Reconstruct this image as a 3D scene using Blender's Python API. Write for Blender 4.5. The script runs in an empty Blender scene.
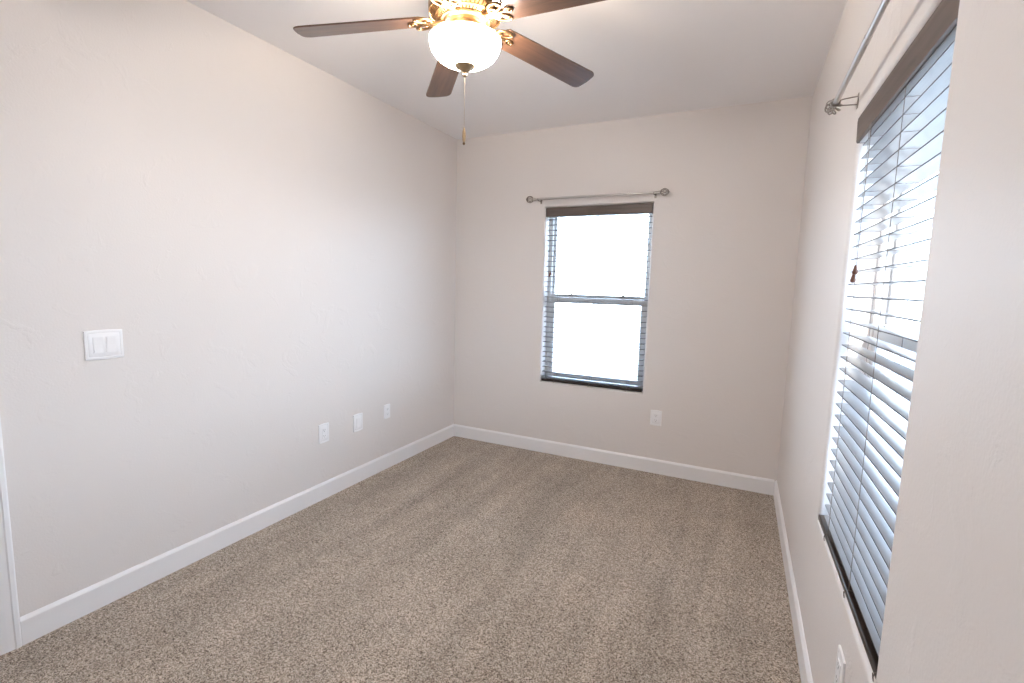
import bpy, bmesh, math, random
from mathutils import Vector, Matrix

random.seed(7)
S = bpy.context.scene
COL = S.collection
PI = math.pi

# ------------------------------------------------------------------ camera
CAMX, CAMZ = 2.4859, 1.4612
YAW, PITCH, ROLL, FPX = -0.4518, -0.1163, 0.0266, 489.9


def make_camera():
    f = Vector((math.sin(YAW) * math.cos(PITCH), math.cos(YAW) * math.cos(PITCH), math.sin(PITCH)))
    r0 = Vector((math.cos(YAW), -math.sin(YAW), 0))
    u0 = r0.cross(f)
    r = math.cos(ROLL) * r0 + math.sin(ROLL) * u0
    u = -math.sin(ROLL) * r0 + math.cos(ROLL) * u0
    cd = bpy.data.cameras.new('camera')
    cd.sensor_fit = 'HORIZONTAL'
    cd.sensor_width = 36
    cd.lens = FPX * 36 / 1024
    cd.clip_start = 0.02
    co = bpy.data.objects.new('camera', cd)
    COL.objects.link(co)
    m = Matrix((r, u, -f)).transposed().to_4x4()
    m.translation = (CAMX, 0, CAMZ)
    co.matrix_world = m
    S.camera = co


make_camera()

# ------------------------------------------------------------------ sky, exposure
SKY = 12.5
SUN = 14.0
BULB = 10.5
GLOBE = 72.0
EXPOSURE = 0.37

w = bpy.data.worlds.new('sky')
S.world = w
w.use_nodes = True
nt = w.node_tree
nt.nodes.clear()
wo = nt.nodes.new('ShaderNodeOutputWorld')
bg = nt.nodes.new('ShaderNodeBackground')
tc = nt.nodes.new('ShaderNodeTexCoord')
sp = nt.nodes.new('ShaderNodeSeparateXYZ')
rp = nt.nodes.new('ShaderNodeValToRGB')
rp.color_ramp.elements[0].position = 0.0
rp.color_ramp.elements[0].color = (0.70, 0.83, 1.0, 1)
rp.color_ramp.elements[1].position = 0.7
rp.color_ramp.elements[1].color = (0.46, 0.68, 1.0, 1)
nt.links.new(tc.outputs['Generated'], sp.inputs[0])
nt.links.new(sp.outputs['Z'], rp.inputs[0])
nt.links.new(rp.outputs[0], bg.inputs['Color'])
bg.inputs['Strength'].default_value = SKY
nt.links.new(bg.outputs[0], wo.inputs['Surface'])

sd = bpy.data.lights.new('sun', 'SUN')
sd.energy = SUN
sd.angle = math.radians(0.6)
sd.color = (1.0, 0.96, 0.90)
so = bpy.data.objects.new('sun', sd)
COL.objects.link(so)
so.rotation_euler = Vector((-0.20, 0.78, -0.60)).to_track_quat('-Z', 'Y').to_euler()
so.location = (6, -6, 6)

S.view_settings.view_transform = 'Standard'
S.view_settings.look = 'None'
S.view_settings.gamma = 1
S.view_settings.use_curve_mapping = False
S.view_settings.exposure = EXPOSURE
S.cycles.use_denoising = True
S.cycles.max_bounces = 14
S.cycles.diffuse_bounces = 8
S.cycles.glossy_bounces = 6
S.cycles.transparent_max_bounces = 16
S.cycles.sample_clamp_indirect = 8
S.cycles.caustics_refractive = False

# ------------------------------------------------------------------ room size
XR, YB, H = 2.7425, 3.8886, 2.74
SKEW = 0.0169        # the side wall is a touch out of square with the long wall
YN = -0.42
TW = 0.17            # wall thickness
HB, TB = 0.1135, 0.014


# ------------------------------------------------------------------ materials
def mat(name, col, rough=0.5, metal=0.0, spec=0.5, coat=0.0):
    m = bpy.data.materials.new(name)
    m.use_nodes = True
    b = m.node_tree.nodes['Principled BSDF']
    b.inputs['Base Color'].default_value = (*col, 1)
    b.inputs['Roughness'].default_value = rough
    b.inputs['Metallic'].default_value = metal
    b.inputs['Specular IOR Level'].default_value = spec
    b.inputs['Coat Weight'].default_value = coat
    return m


def N(m, kind, **kw):
    n = m.node_tree.nodes.new(kind)
    for k, v in kw.items():
        if k in n.inputs:
            n.inputs[k].default_value = v
        else:
            setattr(n, k, v)
    return n


def L(m, a, b):
    m.node_tree.links.new(a, b)


def bump(m, strength, dist, *heights):
    """chain of bump nodes on the Principled normal"""
    b = m.node_tree.nodes['Principled BSDF']
    prev = None
    for h, s in heights:
        n = N(m, 'ShaderNodeBump', Strength=strength * s, Distance=dist)
        L(m, h, n.inputs['Height'])
        if prev:
            L(m, prev, n.inputs['Normal'])
        prev = n.outputs['Normal']
    L(m, prev, b.inputs['Normal'])


def paint(name, col, rough, strength):
    m = mat(name, col, rough, spec=0.4)
    t = N(m, 'ShaderNodeTexCoord')
    # fine orange peel
    a = N(m, 'ShaderNodeTexNoise', Scale=130.0, Detail=2.0)
    L(m, t.outputs['Object'], a.inputs['Vector'])
    # broad trowel skips
    c = N(m, 'ShaderNodeTexNoise', Scale=7.0, Detail=5.0, Roughness=0.62, Distortion=0.9)
    L(m, t.outputs['Object'], c.inputs['Vector'])
    r = N(m, 'ShaderNodeValToRGB')
    r.color_ramp.elements[0].position = 0.56
    r.color_ramp.elements[1].position = 0.66
    L(m, c.outputs['Fac'], r.inputs[0])
    bump(m, strength, 0.002, (r.outputs[0], 0.5), (a.outputs['Fac'], 0.35))
    return m


M = {}
M['wall'] = paint('greige wall paint', (0.775, 0.738, 0.718), 0.47, 0.7)
M['ceiling'] = paint('ceiling paint', (0.90, 0.89, 0.90), 0.7, 0.3)
M['trim'] = mat('white trim enamel', (0.87, 0.87, 0.885), 0.35)
M['plate'] = mat('white plastic', (0.90, 0.90, 0.915), 0.28)
M['dark'] = mat('dark slot', (0.22, 0.22, 0.22), 0.6)
M['vinyl'] = mat('window vinyl', (0.66, 0.645, 0.64), 0.4)
M['nickel'] = mat('brushed nickel', (0.60, 0.575, 0.55), 0.33, 1.0)
M['dark_nickel'] = mat('dark nickel wire', (0.36, 0.33, 0.30), 0.35, 1.0)
M['cord'] = mat('taupe cord', (0.24, 0.20, 0.18), 0.8)
M['headrail'] = mat('headrail steel', (0.55, 0.56, 0.57), 0.35, 0.3)
M['tassel'] = mat('wood tassel', (0.16, 0.06, 0.035), 0.4)
M['brass'] = mat('antique brass', (0.24, 0.155, 0.085), 0.38, 1.0)
M['cap_brass'] = mat('aged brass cap', (0.46, 0.34, 0.21), 0.36, 1.0)
M['dark_brass'] = mat('dark antique brass', (0.22, 0.14, 0.08), 0.4, 1.0)


def wood(name, dark, light, rough, axis=0, scale=9.0, spec=0.5):
    m = mat(name, light, rough, spec=spec)
    t = N(m, 'ShaderNodeTexCoord')
    mp = N(m, 'ShaderNodeMapping')
    sc = [scale * 5] * 3
    sc[axis] = scale * 0.35
    mp.inputs['Scale'].default_value = sc
    L(m, t.outputs['Object'], mp.inputs['Vector'])
    n = N(m, 'ShaderNodeTexNoise', Scale=1.0, Detail=5.0, Roughness=0.6, Distortion=0.6)
    L(m, mp.outputs[0], n.inputs['Vector'])
    r = N(m, 'ShaderNodeValToRGB')
    r.color_ramp.elements[0].position = 0.32
    r.color_ramp.elements[0].color = (*dark, 1)
    r.color_ramp.elements[1].position = 0.68
    r.color_ramp.elements[1].color = (*light, 1)
    L(m, n.outputs['Fac'], r.inputs[0])
    L(m, r.outputs[0], m.node_tree.nodes['Principled BSDF'].inputs['Base Color'])
    return m


M['slat'] = wood('sky sheen slat', (0.26, 0.245, 0.24), (0.31, 0.295, 0.29), 0.30, 0)  # dark brown slats; sky reflection put into the face colour as light grey
M['slat'].node_tree.nodes['Principled BSDF'].inputs['Coat Weight'].default_value = 0.2
M['slat'].node_tree.nodes['Principled BSDF'].inputs['Coat Roughness'].default_value = 0.12
M['slat'].node_tree.nodes['Principled BSDF'].inputs['Coat IOR'].default_value = 1.5
M['edge'] = mat('dark slat edge', (0.045, 0.032, 0.027), 0.4)
M['valance'] = wood('espresso valance', (0.080, 0.056, 0.046), (0.130, 0.094, 0.079), 0.42, 0)
M['rail'] = wood('espresso rail', (0.022, 0.015, 0.012), (0.040, 0.027, 0.021), 0.28, 0)
M['blade'] = wood('walnut blade', (0.055, 0.028, 0.017), (0.13, 0.066, 0.040), 0.34, 0, 7.0)
M['blade'].node_tree.nodes['Principled BSDF'].inputs['Coat Weight'].default_value = 0.7
M['blade'].node_tree.nodes['Principled BSDF'].inputs['Coat Roughness'].default_value = 0.25


def carpet():
    m = mat('speckled carpet', (0.3, 0.25, 0.2), 0.95, spec=0.1)
    b = m.node_tree.nodes['Principled BSDF']
    t = N(m, 'ShaderNodeTexCoord')
    v = N(m, 'ShaderNodeTexVoronoi', Scale=290.0)
    L(m, t.outputs['Object'], v.inputs['Vector'])
    vs = N(m, 'ShaderNodeSeparateColor')
    L(m, v.outputs['Color'], vs.inputs[0])
    v2 = N(m, 'ShaderNodeTexNoise', Scale=85.0, Detail=2.0, Roughness=0.6)
    L(m, t.outputs['Object'], v2.inputs['Vector'])
    v3 = N(m, 'ShaderNodeMapRange')
    v3.inputs['From Min'].default_value = 0.28
    v3.inputs['From Max'].default_value = 0.72
    L(m, v2.outputs['Fac'], v3.inputs['Value'])
    vm = N(m, 'ShaderNodeMix')
    vm.inputs[0].default_value = 0.28
    L(m, vs.outputs[0], vm.inputs[2])
    L(m, v3.outputs[0], vm.inputs[3])
    r = N(m, 'ShaderNodeValToRGB')
    e = r.color_ramp.elements
    e[0].position, e[0].color = 0.12, (0.07, 0.050, 0.038, 1)
    e[1].position, e[1].color = 0.86, (0.66, 0.585, 0.51, 1)
    k = e.new(0.30)
    k.color = (0.24, 0.193, 0.152, 1)
    k = e.new(0.55)
    k.color = (0.41, 0.350, 0.290, 1)
    L(m, vm.outputs[0], r.inputs[0])
    # nap brushed in lanes by the vacuum: lanes run down the room
    mp = N(m, 'ShaderNodeMapping')
    mp.inputs['Scale'].default_value = (5.2, 0.55, 1)
    L(m, t.outputs['Object'], mp.inputs['Vector'])
    q = N(m, 'ShaderNodeTexNoise', Scale=1.0, Detail=2.5, Roughness=0.55, Distortion=0.35)
    L(m, mp.outputs[0], q.inputs['Vector'])
    qr = N(m, 'ShaderNodeMapRange')
    qr.inputs['From Min'].default_value = 0.3
    qr.inputs['From Max'].default_value = 0.7
    qr.inputs['To Min'].default_value = 0.84
    qr.inputs['To Max'].default_value = 1.16
    L(m, q.outputs['Fac'], qr.inputs['Value'])
    # soft footprints and patches
    p = N(m, 'ShaderNodeTexNoise', Scale=2.6, Detail=3.0, Roughness=0.6)
    L(m, t.outputs['Object'], p.inputs['Vector'])
    pr = N(m, 'ShaderNodeMapRange')
    pr.inputs['From Min'].default_value = 0.3
    pr.inputs['From Max'].default_value = 0.7
    pr.inputs['To Min'].default_value = 0.90
    pr.inputs['To Max'].default_value = 1.08
    L(m, p.outputs['Fac'], pr.inputs['Value'])
    mu = N(m, 'ShaderNodeMath', operation='MULTIPLY')
    L(m, qr.outputs[0], mu.inputs[0])
    L(m, pr.outputs[0], mu.inputs[1])
    mx = N(m, 'ShaderNodeVectorMath', operation='SCALE')
    L(m, r.outputs[0], mx.inputs[0])
    L(m, mu.outputs[0], mx.inputs['Scale'])
    L(m, mx.outputs[0], b.inputs['Base Color'])
    bump(m, 0.6, 0.006, (v2.outputs['Fac'], 1.0))
    b.inputs['Sheen Weight'].default_value = 0.15
    b.inputs['Sheen Roughness'].default_value = 0.5
    return m


M['carpet'] = carpet()


def glass():
    m = bpy.data.materials.new('window glass')
    m.use_nodes = True
    n = m.node_tree
    n.nodes.clear()
    o = n.nodes.new('ShaderNodeOutputMaterial')
    mx = n.nodes.new('ShaderNodeMixShader')
    tr = n.nodes.new('ShaderNodeBsdfTransparent')
    tr.inputs[0].default_value = (0.96, 0.975, 0.97, 1)
    gl = n.nodes.new('ShaderNodeBsdfGlossy')
    gl.inputs['Roughness'].default_value = 0.02
    # Schlick reflectance of one glass face, the same from either side
    ge = n.nodes.new('ShaderNodeNewGeometry')
    dt = n.nodes.new('ShaderNodeVectorMath')
    dt.operation = 'DOT_PRODUCT'
    n.links.new(ge.outputs['Normal'], dt.inputs[0])
    n.links.new(ge.outputs['Incoming'], dt.inputs[1])

    def mth(op, a, b=None):
        q = n.nodes.new('ShaderNodeMath')
        q.operation = op
        for i, v in enumerate((a, b)):
            if v is None:
                continue
            if isinstance(v, (int, float)):
                q.inputs[i].default_value = v
            else:
                n.links.new(v, q.inputs[i])
        return q.outputs[0]
    f = mth('POWER', mth('SUBTRACT', 1.0, mth('ABSOLUTE', dt.outputs['Value'])), 5.0)
    f = mth('ADD', mth('MULTIPLY', f, 0.96), 0.04)
    n.links.new(f, mx.inputs[0])
    n.links.new(tr.outputs[0], mx.inputs[1])
    n.links.new(gl.outputs[0], mx.inputs[2])
    n.links.new(mx.outputs[0], o.inputs[0])
    return m


M['glass'] = glass()
M['globe'] = mat('lit alabaster glass', (0.9, 0.88, 0.84), 0.3)
_b = M['globe'].node_tree.nodes['Principled BSDF']
_b.inputs['Emission Color'].default_value = (1.0, 0.94, 0.885, 1)
_b.inputs['Emission Strength'].default_value = GLOBE
M['bowl_lining'] = mat('bowl lining', (0.85, 0.82, 0.76), 0.4)
M['bulb'] = mat('lit bulb', (0.9, 0.9, 0.9), 0.3)
_b = M['bulb'].node_tree.nodes['Principled BSDF']
_b.inputs['Emission Color'].default_value = (1.0, 0.74, 0.46, 1)
_b.inputs['Emission Strength'].default_value = 6


def concrete():
    m = mat('pale gravel', (0.5, 0.47, 0.43), 0.9)
    n = N(m, 'ShaderNodeTexNoise', Scale=6.0, Detail=6.0)
    t = N(m, 'ShaderNodeTexCoord')
    L(m, t.outputs['Object'], n.inputs['Vector'])
    r = N(m, 'ShaderNodeValToRGB')
    r.color_ramp.elements[0].color = (0.20, 0.19, 0.18, 1)
    r.color_ramp.elements[1].color = (0.32, 0.305, 0.29, 1)
    L(m, n.outputs['Fac'], r.inputs[0])
    L(m, r.outputs[0], m.node_tree.nodes['Principled BSDF'].inputs['Base Color'])
    return m


M['ground'] = concrete()


# ------------------------------------------------------------------ mesh helpers
def build(name, bm, m, parent=None, loc=None, smooth=False, angle=35):
    bmesh.ops.recalc_face_normals(bm, faces=bm.faces[:])
    me = bpy.data.meshes.new(name)
    bm.to_mesh(me)
    bm.free()
    for mm in (m if isinstance(m, (list, tuple)) else [m]):
        me.materials.append(mm)
    o = bpy.data.objects.new(name, me)
    COL.objects.link(o)
    if parent:
        o.parent = parent
    if loc:
        o.location = loc
    if smooth:
        for p in me.polygons:
            p.use_smooth = True
        try:
            me.set_sharp_from_angle(angle=math.radians(angle))
        except Exception:
            pass
    return o


def box(bm, lo, hi, bev=0.0, seg=2, mtx=None):
    r = bmesh.ops.create_cube(bm, size=1.0)
    vs = r['verts']
    c = [(a + b) / 2 for a, b in zip(lo, hi)]
    s = [b - a for a, b in zip(lo, hi)]
    for v in vs:
        v.co = Vector((c[0] + v.co.x * s[0], c[1] + v.co.y * s[1], c[2] + v.co.z * s[2]))
    if bev > 0:
        es = list({e for v in vs for e in v.link_edges})
        g = bmesh.ops.bevel(bm, geom=es, offset=bev, segments=seg, affect='EDGES', profile=0.5)
        vs = list({v for f in g['faces'] for v in f.verts} | {v for v in vs if v.is_valid})
    if mtx:
        for v in vs:
            v.co = mtx @ v.co
    return vs


def tube(bm, pts, r, seg=8, cap=True, closed=False):
    pts = [Vector(p) for p in pts]
    n = len(pts)
    rings = []
    ref = None
    for i, p in enumerate(pts):
        if closed:
            t = (pts[(i + 1) % n] - pts[i - 1]).normalized()
        else:
            t = (pts[min(i + 1, n - 1)] - pts[max(i - 1, 0)]).normalized()
        if ref is None:
            ref = Vector((0, 0, 1)) if abs(t.z) < 0.9 else Vector((1, 0, 0))
        a = (ref - t * ref.dot(t))
        if a.length < 1e-6:
            a = t.orthogonal()
        a.normalize()
        b = t.cross(a)
        ref = a
        rr = r[i] if isinstance(r, (list, tuple)) else r
        rings.append([bm.verts.new(p + a * math.cos(2 * PI * k / seg) * rr + b * math.sin(2 * PI * k / seg) * rr) for k in range(seg)])
    for i in range(n if closed else n - 1):
        A, B = rings[i], rings[(i + 1) % n]
        for k in range(seg):
            bm.faces.new((A[k], A[(k + 1) % seg], B[(k + 1) % seg], B[k]))
    if cap and not closed:
        bm.faces.new(rings[0][::-1])
        bm.faces.new(rings[-1])


def lathe(bm, prof, seg=48, close=False, origin=(0, 0, 0)):
    """profile of (radius, z) about the z axis"""
    ox, oy, oz = origin
    rings = []
    for (r, z) in prof:
        if r < 1e-6:
            rings.append([bm.verts.new((ox, oy, oz + z))])
        else:
            rings.append([bm.verts.new((ox + r * math.cos(2 * PI * k / seg), oy + r * math.sin(2 * PI * k / seg), oz + z)) for k in range(seg)])
    m = len(rings)
    for i in range(m if close else m - 1):
        A, B = rings[i], rings[(i + 1) % m]
        for k in range(seg):
            k2 = (k + 1) % seg
            if len(A) == 1 and len(B) == 1:
                continue
            if len(A) == 1:
                bm.faces.new((A[0], B[k2], B[k]))
            elif len(B) == 1:
                bm.faces.new((A[k], A[k2], B[0]))
            else:
                bm.faces.new((A[k], A[k2], B[k2], B[k]))


def prism(bm, outline, z0, z1):
    """closed outline of (x, y) extruded in z"""
    a = [bm.verts.new((x, y, z0)) for x, y in outline]
    b = [bm.verts.new((x, y, z1)) for x, y in outline]
    n = len(outline)
    bm.faces.new(a[::-1])
    bm.faces.new(b)
    for i in range(n):
        j = (i + 1) % n
        bm.faces.new((a[i], a[j], b[j], b[i]))
    return a + b


def extrude_profile(bm, prof, p0, p1, out):
    """profile of (offset, z) run from p0 to p1; out = unit vector away from the wall"""
    p0, p1, out = Vector(p0), Vector(p1), Vector(out)
    A = [bm.verts.new(p0 + out * o + Vector((0, 0, z))) for o, z in prof]
    B = [bm.verts.new(p1 + out * o + Vector((0, 0, z))) for o, z in prof]
    n = len(prof)
    for i in range(n):
        j = (i + 1) % n
        bm.faces.new((A[i], A[j], B[j], B[i]))
    bm.faces.new(A[::-1])
    bm.faces.new(B)


def tag(o, label=None, cat=None, group=None, kind=None):
    if label:
        o['label'] = label
    if cat:
        o['category'] = cat
    if group:
        o['group'] = group
    if kind:
        o['kind'] = kind
    return o


def empty(name, loc=(0, 0, 0), rz=0.0):
    o = bpy.data.objects.new(name, None)
    o.empty_display_size = 0.1
    COL.objects.link(o)
    o.location = loc
    o.rotation_euler = (0, 0, rz)
    return o


def side(u, d, z=0.0):
    """point on the side wall: u = distance along the room (as y), d = depth into the wall"""
    s_ = YB - u
    return (XR + s_ * math.sin(SKEW) + d * math.cos(SKEW), YB - s_ * math.cos(SKEW) + d * math.sin(SKEW), z)


SIDE_RZ = -PI / 2 + SKEW

# ------------------------------------------------------------------ room shell
bm = bmesh.new()
box(bm, (-TW, YN - TW, -0.12), (XR + TW + 0.1, YB + TW, 0.0))
floor = tag(build('floor', bm, M['carpet']), 'speckled brown and beige cut pile carpet brushed in vacuum lanes', 'floor', kind='structure')

bm = bmesh.new()
box(bm, (-TW, YN - TW, H), (XR + TW + 0.1, YB + TW, H + 0.12))
tag(build('ceiling', bm, M['ceiling']), 'plain off white painted ceiling', 'ceiling', kind='structure')


def wall_with_opening(name, u0, u1, o0, o1, zb, zt, R=0.02, to_world=None, z0=-0.02, z1=H + 0.02, rounded=True):
    """wall in local (u, depth, z): room face at depth 0. The opening o0..o1, zb..zt is
    where the flat face stops; a rounded drywall corner of radius R turns into the reveal."""
    bm = bmesh.new()

    def V(u, d, z):
        return bm.verts.new(to_world(u, d, z))

    loops = []
    prof = []
    nseg = 8
    if rounded:
        for i in range(nseg + 1):
            a = PI / 2 * i / nseg
            prof.append((R * math.sin(a), R * (1 - math.cos(a))))
    else:
        prof.append((0, 0))
    prof.append((prof[-1][0], TW))
    for ins, d in prof:
        loops.append([V(o0 + ins, d, zb + (ins if zb > 0 else 0)), V(o1 - ins, d, zb + (ins if zb > 0 else 0)),
                      V(o1 - ins, d, zt - ins), V(o0 + ins, d, zt - ins)])
    f_out = [V(u0, 0, z0), V(u1, 0, z0), V(u1, 0, z1), V(u0, 0, z1)]
    b_out = [V(u0, TW, z0), V(u1, TW, z0), V(u1, TW, z1), V(u0, TW, z1)]
    smooth = []
    for k in range(4):
        j = (k + 1) % 4
        bm.faces.new((f_out[k], f_out[j], loops[0][j], loops[0][k]))
        bm.faces.new((b_out[k], b_out[j], loops[-1][j], loops[-1][k]))
        bm.faces.new((f_out[k], f_out[j], b_out[j], b_out[k]))
        for i in range(len(loops) - 1):
            smooth.append(bm.faces.new((loops[i][k], loops[i][j], loops[i + 1][j], loops[i + 1][k])))
    o = build(name, bm, M['wall'])
    me = o.data
    for p in me.polygons:
        p.use_smooth = True
    me.set_sharp_from_angle(angle=math.radians(25))
    return o


# opening edges (flat wall ends here)
BW = dict(o0=0.862, o1=1.778, zb=0.612, zt=2.126)      # back window, along x
RW = dict(o0=1.220, o1=2.142, zb=0.582, zt=2.094)      # right window, along y
R_ = 0.02
tag(wall_with_opening('wall_back', -TW, XR + TW, BW['o0'], BW['o1'], BW['zb'], BW['zt'], R_, lambda u, d, z: (u, YB + d, z)),
    'greige painted end wall with a small window', 'wall', kind='structure')
tag(wall_with_opening('wall_right', YN - TW, YB + TW, RW['o0'], RW['o1'], RW['zb'], RW['zt'], R_, lambda u, d, z: side(u, d, z)),
    'greige hand trowelled wall with a rounded edge window close by', 'wall', kind='structure')
DO0, DO1, DZ = -0.075, 0.699, 2.03
tag(wall_with_opening('wall_left', YN - TW, YB, DO0, DO1, -0.02, DZ, R_, lambda u, d, z: (-d, u, z), rounded=False),
    'long bare greige wall with light switch and outlets', 'wall', kind='structure')
bm = bmesh.new()
box(bm, (0, YN - TW, -0.02), (side(YN, 0)[0] + 0.01, YN, H + 0.02))
tag(build('wall_rear', bm, M['wall']), 'greige wall behind the viewpoint', 'wall', kind='structure')

# baseboards: flat board with a sloped top edge
bprof = [(0, 0), (TB, 0), (TB, HB - 0.014), (TB - 0.003, HB - 0.009), (0.004, HB), (0, HB)]
YC = 0.765     # outer edge of the door casing


def baseboard(name, p0, p1, out, label):
    bm = bmesh.new()
    extrude_profile(bm, bprof, p0, p1, out)
    return tag(build(name, bm, M['trim']), label, 'baseboard', kind='structure')


baseboard('baseboard_left', (0, YC, 0), (0, YB, 0), (1, 0, 0), 'white baseboard along the long bare wall')
baseboard('baseboard_back', (TB, YB, 0), (XR - TB, YB, 0), (0, -1, 0), 'white baseboard under the end wall window')
baseboard('baseboard_right', side(YN, 0), side(YB, 0), (-math.cos(SKEW), -math.sin(SKEW), 0), 'white baseboard under the wide blind')
baseboard('baseboard_rear', (TB, YN, 0), (side(YN, -TB)[0], YN, 0), (0, 1, 0), 'white baseboard behind the viewpoint')

# door in the left wall: moulded casing, jamb, slab
cas = [(0.0, 0.0), (0.0, 0.012), (0.006, 0.017), (0.018, 0.0175), (0.022, 0.013), (0.040, 0.011), (0.060, 0.008), (0.066, 0.006), (0.066, 0.0)]


def casing_leg(bm, ye, s, z1):
    # ye outer edge, s = direction of the opening along y
    A, B = [], []
    for a, t in cas:
        A.append(bm.verts.new((t, ye + s * a, 0)))
        B.append(bm.verts.new((t, ye + s * a, z1 - a)))
    n = len(cas)
    for i in range(n):
        j = (i + 1) % n
        bm.faces.new((A[i], A[j], B[j], B[i]))
    bm.faces.new(A[::-1])
    bm.faces.new(B)


bm = bmesh.new()
zc = DZ + 0.066
casing_leg(bm, YC, -1, zc)
casing_leg(bm, DO0 - 0.066, 1, zc)
A, B = [], []
for a, t in cas:
    A.append(bm.verts.new((t, YC - a, zc - a)))
    B.append(bm.verts.new((t, DO0 - 0.066 + a, zc - a)))
for i in range(len(cas)):
    j = (i + 1) % len(cas)
    bm.faces.new((A[i], A[j], B[j], B[i]))
tag(build('trim_1', bm, M['trim']), 'white moulded door casing at the near end of the bare wall', 'door casing', kind='structure')
door = tag(empty('door_1', (-0.06, (DO0 + DO1) / 2, 0)), 'white panelled door beside the light switch', 'door', kind='structure')
bm = bmesh.new()
hw = (DO1 - DO0) / 2 - 0.0006
box(bm, (-0.035, -hw, 0.002), (0, hw, DZ - 0.0006), 0.0008)
for z0, z1 in ((0.2, 0.95), (1.1, 1.88)):
    for y0, y1 in ((-hw + 0.1, -0.05), (0.05, hw - 0.1)):
        box(bm, (0.0005, y0, z0), (0.006, y1, z1), 0.004, 1)
build('panel', bm, M['trim'], door)
bm = bmesh.new()
lathe(bm, [(0, 0), (0.026, 0), (0.026, 0.006), (0.011, 0.009), (0.010, 0.03), (0.024, 0.04), (0.027, 0.052), (0.018, 0.064), (0, 0.066)], 24)
kn = build('knob', bm, M['nickel'], door, (0.001, -hw + 0.06, 0.96), True)
kn.rotation_euler = (0, PI / 2, 0)

# ground outside
bm = bmesh.new()
bmesh.ops.create_grid(bm, x_segments=2, y_segments=2, size=40)
tag(build('ground', bm, M['ground'], loc=(0, 0, -0.35)), 'pale gravel ground outside', 'ground', kind='structure')


# ------------------------------------------------------------------ windows
def window(name, width, height, loc, rz, label):
    """local: x along the wall centred, y = depth from the room face, z from the sill"""
    w_ = empty(name, loc, rz)
    tag(w_, label, 'window', kind='structure')
    h = width / 2
    mid = height * 0.493
    # outer frame
    bm = bmesh.new()
    y0, y1, fw = 0.100, 0.168, 0.030
    box(bm, (-h, y0, 0), (-h + fw, y1, height), 0.003)
    box(bm, (h - fw, y0, 0), (h, y1, height), 0.003)
    box(bm, (-h + fw - 0.002, y0, 0), (h - fw + 0.002, y1, fw), 0.003)
    box(bm, (-h + fw - 0.002, y0, height - fw), (h - fw + 0.002, y1, height), 0.003)
    build('window_frame', bm, M['vinyl'], w_)

    def sash(nm, ya, yb, za, zb, st, rt, rb):
        bm = bmesh.new()
        a, b = -h + fw - 0.001, h - fw + 0.001
        box(bm, (a, ya, za), (a + st, yb, zb), 0.003)
        box(bm, (b - st, ya, za), (b, yb, zb), 0.003)
        box(bm, (a + st - 0.001, ya, zb - rt), (b - st + 0.001, yb, zb), 0.003)
        box(bm, (a + st - 0.001, ya, za), (b - st + 0.001, yb, za + rb), 0.003)
        s = build('sash', bm, M['vinyl'], w_)
        bm = bmesh.new()
        ym = (ya + yb) / 2
        box(bm, (a + st - 0.004, ym - 0.003, za + rb - 0.004), (b - st + 0.004, ym + 0.003, zb - rt + 0.004))
        build('pane', bm, M['glass'], s)
        return s

    sash('sash', 0.136, 0.162, mid - 0.02, height - fw + 0.001, 0.022, 0.022, 0.036)
    ls = sash('sash', 0.104, 0.132, fw - 0.001, mid + 0.030, 0.036, 0.072, 0.045)
    for sx in (-0.22, 0.22):
        bm = bmesh.new()
        box(bm, (sx * width / 0.87 - 0.022, 0.096, mid + 0.018), (sx * width / 0.87 + 0.022, 0.118, mid + 0.030), 0.003)
        box(bm, (sx * width / 0.87 - 0.008, 0.088, mid + 0.028), (sx * width / 0.87 + 0.016, 0.104, mid + 0.037), 0.003)
        build('sash_lock', bm, M['dark_nickel'], ls)
    return w_


def span(o):
    return o['o1'] - o['o0'] - 2 * R_, (o['o0'] + o['o1']) / 2


bw, bc = span(BW)
rw, rc = span(RW)
bz0, bz1 = BW['zb'] + R_, BW['zt'] - R_
rz0, rz1 = RW['zb'] + R_, RW['zt'] - R_
window('window_1', bw - 0.002, bz1 - bz0 - 0.002, (bc, YB, bz0 + 0.001), 0, 'single hung window in the end wall')
window('window_2', rw - 0.002, rz1 - rz0 - 0.002, side(rc, 0, rz0 + 0.001), SIDE_RZ, 'single hung window in the near side wall')


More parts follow.
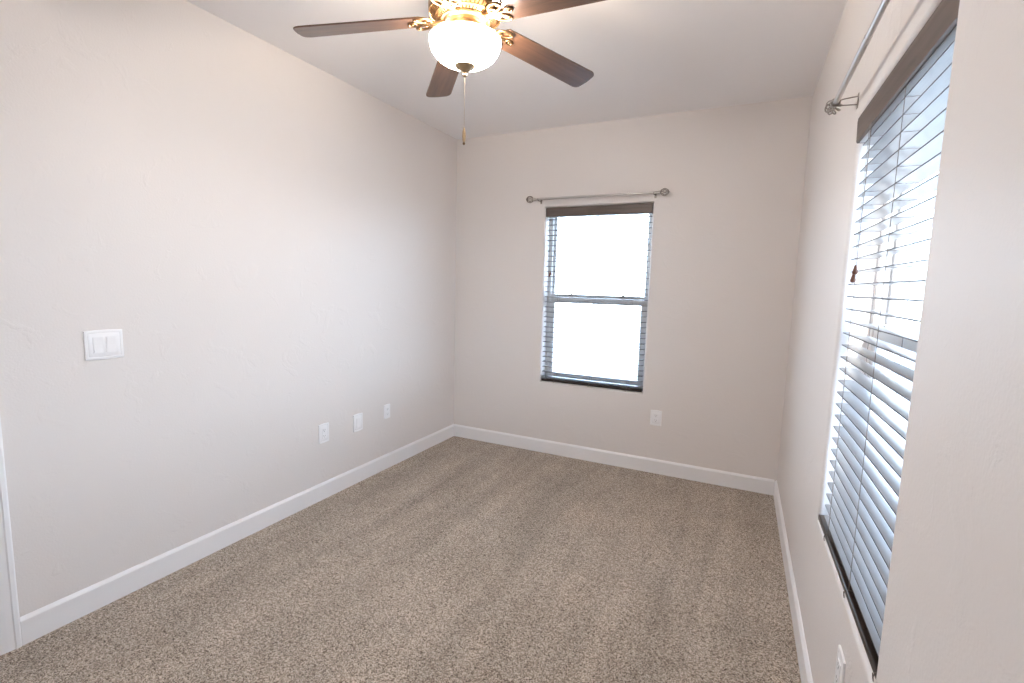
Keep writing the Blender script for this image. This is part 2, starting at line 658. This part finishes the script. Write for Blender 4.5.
# ------------------------------------------------------------------ blinds
def blind(width, height, loc, rz, label, ladders, tassels, front=0.006, pitch=0.0425, vh=0.074, gap=0.008):
    """local: x along width, y = depth from the wall face, z from the lowest point"""
    t = empty('window_blind', loc, rz)
    tag(t, label, 'blind', 'dark brown slatted window blinds')
    h = width / 2
    sd = 0.050                       # slat depth
    sy = front + 0.006               # slat front edge
    # valance, with eased profile and short returns
    bm = bmesh.new()
    pr = [(front, height - 0.001), (front - 0.005, height - 0.006), (front - 0.006, height - 0.018), (front - 0.004, height - vh + 0.014),
          (front - 0.004, height - vh + 0.005), (front, height - vh), (front + 0.004, height - vh), (front + 0.004, height - 0.001)]
    A = [bm.verts.new((-h, y, z)) for y, z in pr]
    B = [bm.verts.new((h, y, z)) for y, z in pr]
    for i in range(len(pr)):
        j = (i + 1) % len(pr)
        bm.faces.new((A[i], A[j], B[j], B[i]))
    bm.faces.new(A[::-1])
    bm.faces.new(B)
    for s in (-1, 1):
        x0, x1 = sorted((s * h, s * (h - 0.008)))
        box(bm, (x0, front + 0.0055, height - vh), (x1, front + 0.05, height - 0.002))
    build('valance', bm, M['valance'], t)
    # headrail: steel channel behind the valance
    bm = bmesh.new()
    box(bm, (-h + 0.010, front + 0.0042, height - vh - 0.001), (h - 0.010, front + 0.058, height - 0.004), 0.002)
    for lx in ladders:
        box(bm, (lx - 0.014, front + 0.024, height - vh - 0.0035), (lx + 0.014, front + 0.048, height - vh + 0.0005), 0.001)
    build('headrail', bm, M['headrail'], t)
    # bottom rail
    rzt = 0.024
    bm = bmesh.new()
    box(bm, (-h + 0.004, sy - 0.008, 0.004), (h - 0.004, sy + sd - 0.002, rzt), 0.004, 3)
    build('bottom_rail', bm, M['rail'], t, smooth=True)
    # slats: crowned boards, one mesh shared
    me = None
    top = height - vh - 0.022
    n = int((top - rzt - 0.012) / pitch) + 1
    zs = [rzt + 0.020 + i * (top - rzt - 0.020) / (n - 1) for i in range(n)]
    for i, z in enumerate(zs):
        if me is None:
            bm = bmesh.new()
            k = 8
            up, dn = [], []
            for q in range(k + 1):
                f = q / k
                y = f * sd
                c = 0.0020 * (1 - (2 * f - 1) ** 2)
                e = 0.0020 if 0 < q < k else 0.0017
                up.append((y, c + e))
                dn.append((y, c - e))
            pr = up + dn[::-1]
            A = [bm.verts.new((-h + gap, y, zz)) for y, zz in pr]
            B = [bm.verts.new((h - 0.006, y, zz)) for y, zz in pr]
            m_ = len(pr)
            for a in range(m_):
                b = (a + 1) % m_
                bm.faces.new((A[a], A[b], B[b], B[a]))
            bm.faces.new(A[::-1])
            bm.faces.new(B)
            o = build('slat', bm, (M['slat'], M['edge']), t, smooth=True, angle=30)
            for p_ in o.data.polygons:
                p_.material_index = 1 if abs(p_.normal.z) < 0.6 else 0
            me = o.data
        else:
            o = bpy.data.objects.new('slat', me)
            COL.objects.link(o)
            o.parent = t
        o.location = (random.uniform(-0.001, 0.001), sy, z - 0.001)
        o.rotation_euler = (math.radians(random.uniform(-0.8, 0.8)), 0, 0)
    # ladder cords: two verticals, one rung under each slat, loop round the rail
    for lx in ladders:
        bm = bmesh.new()
        ya, yb = sy - 0.0022, sy + sd + 0.0022
        tube(bm, [(lx, ya, 0.006), (lx, ya, height - vh + 0.002)], 0.0010, 6)
        tube(bm, [(lx, yb, 0.006), (lx, yb, height - vh + 0.002)], 0.0010, 6)
        for z in zs:
            tube(bm, [(lx, ya, z - 0.0035), (lx, yb, z - 0.0035)], 0.0007, 5)
        tube(bm, [(lx + 0.004, sy + 0.014, rzt + 0.0015), (lx + 0.002, sy - 0.004, rzt + 0.002), (lx, sy - 0.0115, 0.020), (lx - 0.002, sy - 0.012, 0.010),
                  (lx - 0.006, sy - 0.010, -0.004), (lx - 0.012, sy - 0.010, -0.002), (lx - 0.012, sy - 0.0115, 0.012)], 0.0011, 6)
        build('ladder_cord', bm, M['cord'], t)
    # pull cords with turned wood tassels
    for tx, tz in tassels:
        bm = bmesh.new()
        tube(bm, [(tx, front - 0.0085, height - vh + 0.004), (tx, front - 0.0090, tz + 0.014)], 0.0007, 6)
        tube(bm, [(tx, front - 0.0085, height - vh + 0.004), (tx, front + 0.012, height - vh + 0.001)], 0.0007, 6)
        c = build('pull_cord', bm, M['cord'], t)
        bm = bmesh.new()
        lathe(bm, [(0, 0.015), (0.003, 0.0145), (0.0042, 0.010), (0.0062, 0.002), (0.0085, -0.006), (0.0078, -0.012), (0.004, -0.015), (0, -0.0155)], 16,
              origin=(tx, front - 0.0095, tz))
        build('tassel', bm, M['tassel'], c, smooth=True)
    return t


blind(bw - 0.004, bz1 - bz0 - 0.003, (bc, YB, bz0), 0, 'smaller dark brown slatted blind in the end wall window',
      (-0.31, 0.0, 0.31), ((-0.384, 0.918), (-0.373, 0.930), (0.382, 0.865)))
blind(rw - 0.006, rz1 - rz0 - 0.004, side(rc, 0.001, rz0), SIDE_RZ + 0.0099, 'large dark brown slatted blind close by on the side wall',
      (-0.26, 0.09, 0.42), ((-0.218, 0.908), (-0.201, 0.933)), vh=0.090, gap=0.062)


# ------------------------------------------------------------------ curtain rods
def birdcage(bm, c, R, ax, wires=6, r=0.0022):
    """twisted wire cage along local x"""
    for k in range(wires):
        pts = []
        for i in range(13):
            f = i / 12
            a = PI * f
            tw = 2 * PI * k / wires + f * 1.9
            rr = R * math.sin(a)
            pts.append((c[0] + ax * (R * 1.15 * (1 - math.cos(a))), c[1] + rr * math.cos(tw), c[2] + rr * math.sin(tw)))
        tube(bm, pts, r, 6)


def curtain_rod(loc, rz, half, label, off=0.07, brk=0.47):
    t = empty('curtain_rod', loc, rz)
    tag(t, label, 'curtain rod', 'nickel curtain rods above the windows')
    bm = bmesh.new()
    tube(bm, [(-half, -off, 0), (0.02, -off, 0)], 0.0095, 16)
    tube(bm, [(0.0, -off, 0), (half, -off, 0)], 0.0085, 16)
    build('rod', bm, M['nickel'], t, smooth=True)
    for s in (-1, 1):
        bm = bmesh.new()
        x = s * half
        tube(bm, [(x - s * 0.006, -off, 0), (x + s * 0.010, -off, 0), (x + s * 0.012, -off, 0)], [0.0125, 0.0125, 0.007], 16)
        f = build('finial', bm, M['nickel'], t, smooth=True)
        bm = bmesh.new()
        birdcage(bm, (x + s * 0.010, -off, 0), 0.026, s, 8, 0.0026)
        tube(bm, [(x + s * 0.068, -off, 0), (x + s * 0.072, -off, 0), (x + s * 0.076, -off, 0)], [0.003, 0.005, 0.002], 10)
        build('wire_cage', bm, M['dark_nickel'], f, smooth=True)
        # bracket: wall plate, two arms and a cup
        bm = bmesh.new()
        bx = s * brk
        box(bm, (bx - 0.008, -0.0025, -0.030), (bx + 0.008, -0.0002, 0.022), 0.0008, 1)
        tube(bm, [(bx, -0.002, 0.012), (bx, -off * 0.6, 0.008), (bx, -off + 0.009, 0.004)], 0.0022, 8)
        tube(bm, [(bx, -0.002, -0.016), (bx, -off * 0.6, -0.014), (bx, -off, -0.0135)], 0.0022, 8)
        pts = [(bx, -off + 0.0130 * math.cos(a), 0.0130 * math.sin(a)) for a in [PI * (0.12 - 1.2 * i / 10) for i in range(11)]]
        tube(bm, pts, 0.0030, 8)
        build('bracket', bm, M['dark_nickel'], t, smooth=True)
    return t


curtain_rod((1.305, YB, 2.166), 0, 0.503, 'slim nickel curtain rod on the end wall above the smaller window', 0.065, 0.467)
curtain_rod(side(1.68, 0, 2.143), SIDE_RZ, 0.50, 'nickel curtain rod on the side wall near the ceiling, above the large blind', 0.068, 0.49)


# ------------------------------------------------------------------ wall plates
def dome_plate(bm, w_, h_, d=0.0065, n=16):
    """cover plate with gently bowed top and bottom edges, raised and eased at the rim"""
    half = []
    for i in range(n + 1):
        x = -w_ / 2 + w_ * i / n
        b = 0.0035 * (1 - (2 * i / n - 1) ** 2)
        half.append((x, h_ / 2 - 0.0035 + b))
    outl = half + [(-x, -z) for x, z in half]
    loops = []
    for ins, y in ((0, -0.0003), (0, -0.003), (0.0012, -d * 0.85), (0.0035, -d), (0.0105, -d), (0.0120, -d + 0.0014), (0.0135, -d + 0.0004)):
        fx, fz = 1 - 2 * ins / w_, 1 - 2 * ins / h_
        loops.append([bm.verts.new((x * fx, y, z * fz)) for x, z in outl])
    for a, b in zip(loops[:-1], loops[1:]):
        for i in range(len(outl)):
            j = (i + 1) % len(outl)
            bm.faces.new((a[i], a[j], b[j], b[i]))
    bm.faces.new(loops[-1])
    bm.faces.new(loops[0][::-1])


def rrect(cx, cz, w_, h_, r=0.003, n=4):
    out = []
    for sx, sz, a0 in ((1, 1, 0), (-1, 1, 90), (-1, -1, 180), (1, -1, 270)):
        for i in range(n + 1):
            a = math.radians(a0 + 90 * i / n)
            out.append((cx + sx * (w_ / 2 - r) + r * math.cos(a), cz + sz * (h_ / 2 - r) + r * math.sin(a)))
    return out


def slab(bm, outline, y0, y1):
    vs = prism(bm, outline, 0, 1)
    for v in vs:
        v.co = Vector((v.co.x, y0 + (y1 - y0) * v.co.z, v.co.y))


def outlet(loc, rz, label, group=None, blank=False, w_=0.078, h_=0.124):
    t = empty('wall_outlet', loc, rz)
    tag(t, label, 'outlet', group)
    bm = bmesh.new()
    dome_plate(bm, w_, h_)
    build('cover_plate', bm, M['plate'], t, smooth=True)
    bm = bmesh.new()
    slab(bm, rrect(0, 0, 0.034, 0.068), -0.006, -0.0082)
    rc_ = build('receptacle', bm, M['plate'], t)
    if not blank:
        for s in (1, -1):
            bm = bmesh.new()
            zc_ = s * 0.0195
            slab(bm, rrect(-0.0062, zc_ + 0.003, 0.0024, 0.0085, 0.0008, 2), -0.0079, -0.0085)
            slab(bm, rrect(0.0062, zc_ + 0.003, 0.0024, 0.0070, 0.0008, 2), -0.0079, -0.0085)
            slab(bm, rrect(0, zc_ - 0.0065, 0.0048, 0.0050, 0.002, 4), -0.0079, -0.0085)
            build('slots', bm, M['dark'], rc_)
    return t


GO = 'white wall plates low on the long wall'
outlet((0, 2.298, 0.448), PI / 2, 'white outlet low on the bare left wall, nearest the light switch', GO, w_=0.085, h_=0.132)
outlet((0, 2.612, 0.443), PI / 2, 'smooth white blank plate between two outlets on the bare left wall', GO, blank=True, w_=0.092, h_=0.130)
outlet((0, 2.926, 0.455), PI / 2, 'smallest looking white outlet on the left wall, nearest the corner', GO, w_=0.070, h_=0.114)
outlet((1.876, YB, 0.447), 0, 'white outlet on the end wall, right of and below the smaller window', w_=0.086)
outlet(side(1.517, 0, 0.421), SIDE_RZ, 'white outlet close by on the side wall under the large blind')

sw = empty('light_switch', (0, 1.109, 1.158), PI / 2)
tag(sw, 'white double rocker light switch on the bare left wall near the door casing', 'light switch')
bm = bmesh.new()
dome_plate(bm, 0.141, 0.128, 0.007)
build('cover_plate', bm, M['plate'], sw, smooth=True)
for s in (-1, 1):
    bm = bmesh.new()
    x = s * 0.0235
    slab(bm, rrect(x, 0, 0.036, 0.070), -0.0065, -0.0082)
    fr = build('rocker', bm, M['plate'], sw)
    bm = bmesh.new()
    a = -0.0085 if s < 0 else -0.0115
    b = -0.0115 if s < 0 else -0.0085
    pts = [(-0.0305, -0.0080), (0.0305, -0.0080), (0.0305, a), (0, -0.0092), (-0.0305, b)]
    A = [bm.verts.new((x - 0.0155, y, z)) for z, y in pts]
    B = [bm.verts.new((x + 0.0155, y, z)) for z, y in pts]
    for i in range(5):
        j = (i + 1) % 5
        bm.faces.new((A[i], A[j], B[j], B[i]))
    bm.faces.new(A[::-1])
    bm.faces.new(B)
    build('paddle', bm, M['plate'], fr)


# ------------------------------------------------------------------ ceiling fan
FX, FY = 1.388, 1.766
fan = empty('ceiling_fan', (FX, FY, H))
tag(fan, 'antique brass ceiling fan with five brown blades and lit glass bowl', 'ceiling fan')


def Z(z):
    return z - H - 0.014


bm = bmesh.new()
lathe(bm, [(0, -0.0005), (0.088, -0.0005), (0.092, Z(2.730)), (0.090, Z(2.70)), (0.072, Z(2.672)), (0.040, Z(2.655)), (0.030, Z(2.64)), (0.030, Z(2.615)), (0, Z(2.615))], 48)
build('canopy', bm, M['brass'], fan, smooth=True)
# motor housing: drum whose under side is pierced by a ring of ribs
bm = bmesh.new()
lathe(bm, [(0.045, Z(2.630)), (0.100, Z(2.622)), (0.132, Z(2.605)), (0.143, Z(2.585)), (0.146, Z(2.560)), (0.146, Z(2.530)), (0.143, Z(2.520)),
           (0.138, Z(2.523)), (0.138, Z(2.560)), (0.12, Z(2.60)), (0.045, Z(2.612))], 64, close=True)
mh = build('motor_housing', bm, M['brass'], fan, smooth=True)
bm = bmesh.new()
nr = 50
for k in range(nr):
    a0, a1 = 2 * PI * (k + 0.17) / nr, 2 * PI * (k + 0.83) / nr
    lo_, up_ = [], []
    for r_, z_ in ((0.141, 2.5235), (0.118, 2.509), (0.093, 2.500)):
        for dz, lst in ((0.0, lo_), (0.005, up_)):
            lst.append([bm.verts.new((r_ * math.cos(q), r_ * math.sin(q), Z(z_ + dz))) for q in (a0, a1)])
    for i in range(2):
        bm.faces.new((lo_[i][0], lo_[i][1], lo_[i + 1][1], lo_[i + 1][0]))
        bm.faces.new((up_[i][0], up_[i][1], up_[i + 1][1], up_[i + 1][0]))
        for q in (0, 1):
            bm.faces.new((lo_[i][q], lo_[i + 1][q], up_[i + 1][q], up_[i][q]))
    for i in (0, 2):
        bm.faces.new((lo_[i][0], lo_[i][1], up_[i][1], up_[i][0]))
lathe(bm, [(0.112, Z(2.5055)), (0.121, Z(2.5085)), (0.121, Z(2.5125)), (0.112, Z(2.511))], 50, close=True)
lathe(bm, [(0.086, Z(2.497)), (0.097, Z(2.498)), (0.099, Z(2.503)), (0.086, Z(2.506))], 48, close=True)
build('vent_ribs', bm, M['brass'], mh)
bm = bmesh.new()
lathe(bm, [(0, Z(2.600)), (0.125, Z(2.598)), (0.125, Z(2.54)), (0.09, Z(2.515)), (0, Z(2.512))], 48)
build('motor', bm, M['dark_brass'], mh, smooth=True)
# flywheel, switch housing and light fitter
bm = bmesh.new()
lathe(bm, [(0, Z(2.513)), (0.086, Z(2.511)), (0.088, Z(2.497)), (0.080, Z(2.490)), (0.060, Z(2.488)), (0.056, Z(2.470)), (0.060, Z(2.462)), (0.074, Z(2.456)), (0.078, Z(2.446)), (0.074, Z(2.440)),
           (0.02, Z(2.436)), (0.006, Z(2.43)), (0.006, Z(2.335)), (0, Z(2.335))], 48)
build('switch_housing', bm, M['brass'], fan, smooth=True)
# bulbs in the bowl
for k in range(3):
    a = 2 * PI * k / 3 + 0.4
    bm = bmesh.new()
    cx, cy = 0.062 * math.cos(a), 0.062 * math.sin(a)
    lathe(bm, [(0, Z(2.440)), (0.010, Z(2.439)), (0.011, Z(2.425)), (0.020, Z(2.405)), (0.022, Z(2.390)), (0.014, Z(2.373)), (0, Z(2.368))], 16, origin=(cx, cy, 0))
    bo = build('bulb', bm, M['bulb'], fan, smooth=True)
    ld = bpy.data.lights.new('bulb_light', 'POINT')
    ld.energy = BULB
    ld.color = (1.0, 0.80, 0.58)
    ld.shadow_soft_size = 0.02
    lo = bpy.data.objects.new('bulb_light', ld)
    COL.objects.link(lo)
    lo.parent = fan
    lo.location = (0.105 * math.cos(a), 0.105 * math.sin(a), Z(2.428))
# glass bowl
bm = bmesh.new()
outer = []
for i in range(15):
    a = (PI / 2) * i / 14
    outer.append((0.141 * math.cos(a) ** 0.80 if i < 14 else 0.0, 2.425 - 0.092 * math.sin(a)))
prof = [(0.130, Z(2.436)), (0.135, Z(2.438)), (0.139, Z(2.436)), (0.1415, Z(2.431))] + [(r, Z(z)) for r, z in outer]
inner = [(max(r - 0.005, 0.0), Z(z) + 0.005) for r, z in outer][::-1]
prof += inner + [(0.136, Z(2.430))]
lathe(bm, prof[:-1] + [(0.131, Z(2.432))], 64)
bowl = build('light_bowl', bm, (M['globe'], M['bowl_lining']), fan, smooth=True, angle=60)
for p_ in bowl.data.polygons:
    p_.material_index = 0 if 3 * 64 <= p_.index < 18 * 64 else 1      # the outer skin glows, the lining does not
# finial under the bowl
bm = bmesh.new()
lathe(bm, [(0, Z(2.338)), (0.040, Z(2.336)), (0.041, Z(2.333)), (0.036, Z(2.327)), (0.022, Z(2.319)), (0.010, Z(2.312)), (0.007, Z(2.307)), (0.009, Z(2.303)), (0.0095, Z(2.299)), (0.006, Z(2.294)), (0, Z(2.292))], 32)
build('bowl_cap', bm, M['cap_brass'], fan, smooth=True)
# pull chain: beads on a wire, with a brass drop
bm = bmesh.new()
tube(bm, [(0, 0, Z(2.293)), (0, 0, Z(2.100))], 0.0006, 6)
z = 2.290
while z > 2.102:
    bmesh.ops.create_icosphere(bm, subdivisions=1, radius=0.0010, matrix=Matrix.Translation((0, 0, Z(z))))
    z -= 0.0038
ch = build('pull_chain', bm, M['cap_brass'], fan, smooth=True)
bm = bmesh.new()
lathe(bm, [(0, Z(2.101)), (0.0025, Z(2.100)), (0.0035, Z(2.094)), (0.0065, Z(2.080)), (0.0075, Z(2.065)), (0.0065, Z(2.050)), (0.0045, Z(2.043)), (0, Z(2.0425))], 20)
build('chain_drop', bm, M['cap_brass'], ch, smooth=True)
bm = bmesh.new()
lathe(bm, [(0, Z(2.0424)), (0.0045, Z(2.041)), (0.0055, Z(2.037)), (0.004, Z(2.033)), (0, Z(2.031))], 16)
build('end_bead', bm, M['dark_brass'], ch, smooth=True)

# blades and blade irons
ZBL = 2.509
DROOP = math.radians(6.0)


def blade_mesh():
    bm = bmesh.new()
    r0, r1 = 0.178, 0.668
    out = []
    n = 10
    # lower long side root->tip, tip, upper long side
    wr, wt = 0.056, 0.066
    side = [(r0 + (r1 - 0.028 - r0) * i / n, wr + (wt - wr) * (i / n)) for i in range(n + 1)]
    tip = []
    for i in range(1, 8):
        a = PI / 2 * i / 8
        tip.append((r1 - 0.028 + 0.028 * math.sin(a), wt - 0.026 + 0.026 * math.cos(a)))
    tipend = [(r1, wt - 0.030), (r1 + 0.003, 0)]
    half = [(r0 - 0.018, 0.030), (r0 - 0.008, 0.046)] + side + tip + tipend
    outline = half + [(x, -y) for x, y in reversed(half[:-1])]
    prism(bm, outline, -0.003, 0.003)
    es = [e for e in bm.edges if abs(e.verts[0].co.z - e.verts[1].co.z) < 1e-6]
    bmesh.ops.bevel(bm, geom=es, offset=0.0012, segments=1, affect='EDGES')
    return bm


def iron_mesh():
    """arm from the flywheel that opens into a pierced three-lobed leaf under the blade root"""
    bm = bmesh.new()
    # arm
    pts = [(0.076, 0, 0.002), (0.090, 0, -0.004), (0.105, 0, -0.008), (0.125, 0, -0.009), (0.145, 0, -0.008)]
    rings = []
    for i, p in enumerate(pts):
        wd = (0.015, 0.0125, 0.011, 0.012, 0.016)[i]
        th = 0.0045
        rings.append([bm.verts.new((p[0], s * wd, p[2] + q * th)) for s, q in ((-1, -1), (1, -1), (1, 1), (-1, 1))])
    for a, b in zip(rings[:-1], rings[1:]):
        for k in range(4):
            j = (k + 1) % 4
            bm.faces.new((a[k], a[j], b[j], b[k]))
    bm.faces.new(rings[0][::-1])
    bm.faces.new(rings[-1])
    # scroll leaf: outer outline with an inner opening on each side of the midrib
    def ring(c, rx, ry, w_, a0=0):
        ptsr = []
        for i in range(20):
            t = 2 * PI * i / 20
            x, y = rx * math.cos(t), ry * math.sin(t)
            ptsr.append((c[0] + x * math.cos(a0) - y * math.sin(a0), c[1] + x * math.sin(a0) + y * math.cos(a0), -0.0065))
        tube(bm, ptsr, w_, 8, closed=True)
    for s in (-1, 1):
        ring((0.168, s * 0.032), 0.034, 0.018, 0.0050, s * 0.35)
        ring((0.146, s * 0.014), 0.018, 0.010, 0.0045, s * 0.5)
    tube(bm, [(0.130, 0, -0.0065), (0.165, 0, -0.0075), (0.210, 0, -0.0065)], [0.007, 0.0055, 0.003], 8)
    ring((0.212, 0), 0.016, 0.012, 0.004)
    for x, y in ((0.190, 0.042), (0.190, -0.042), (0.212, 0)):
        lathe(bm, [(0, -0.0115), (0.004, -0.011), (0.0055, -0.008), (0.0055, -0.004), (0, -0.004)], 12, origin=(x, y, 0))
    return bm


A0 = 62.0
bl = ir = None
for k in range(5):
    a = math.radians(A0 + 72 * k)
    if bl is None:
        bl = build('blade', blade_mesh(), M['blade'], fan)
        ir = build('blade_iron', iron_mesh(), M['brass'], fan, smooth=True, angle=50)
        b, i_ = bl, ir
    else:
        b, i_ = bl.copy(), ir.copy()
        COL.objects.link(b)
        COL.objects.link(i_)
        b.parent = i_.parent = fan
    R = Matrix.Rotation(a, 4, 'Z') @ Matrix.Rotation(DROOP, 4, 'Y') @ Matrix.Rotation(math.radians(-11), 4, 'X')
    b.matrix_local = Matrix.Translation((0, 0, Z(ZBL + 0.004))) @ R
    i_.matrix_local = Matrix.Translation((0, 0, Z(ZBL + 0.003))) @ Matrix.Rotation(a, 4, 'Z') @ Matrix.Rotation(DROOP, 4, 'Y') @ Matrix.Rotation(math.radians(-6), 4, 'X')
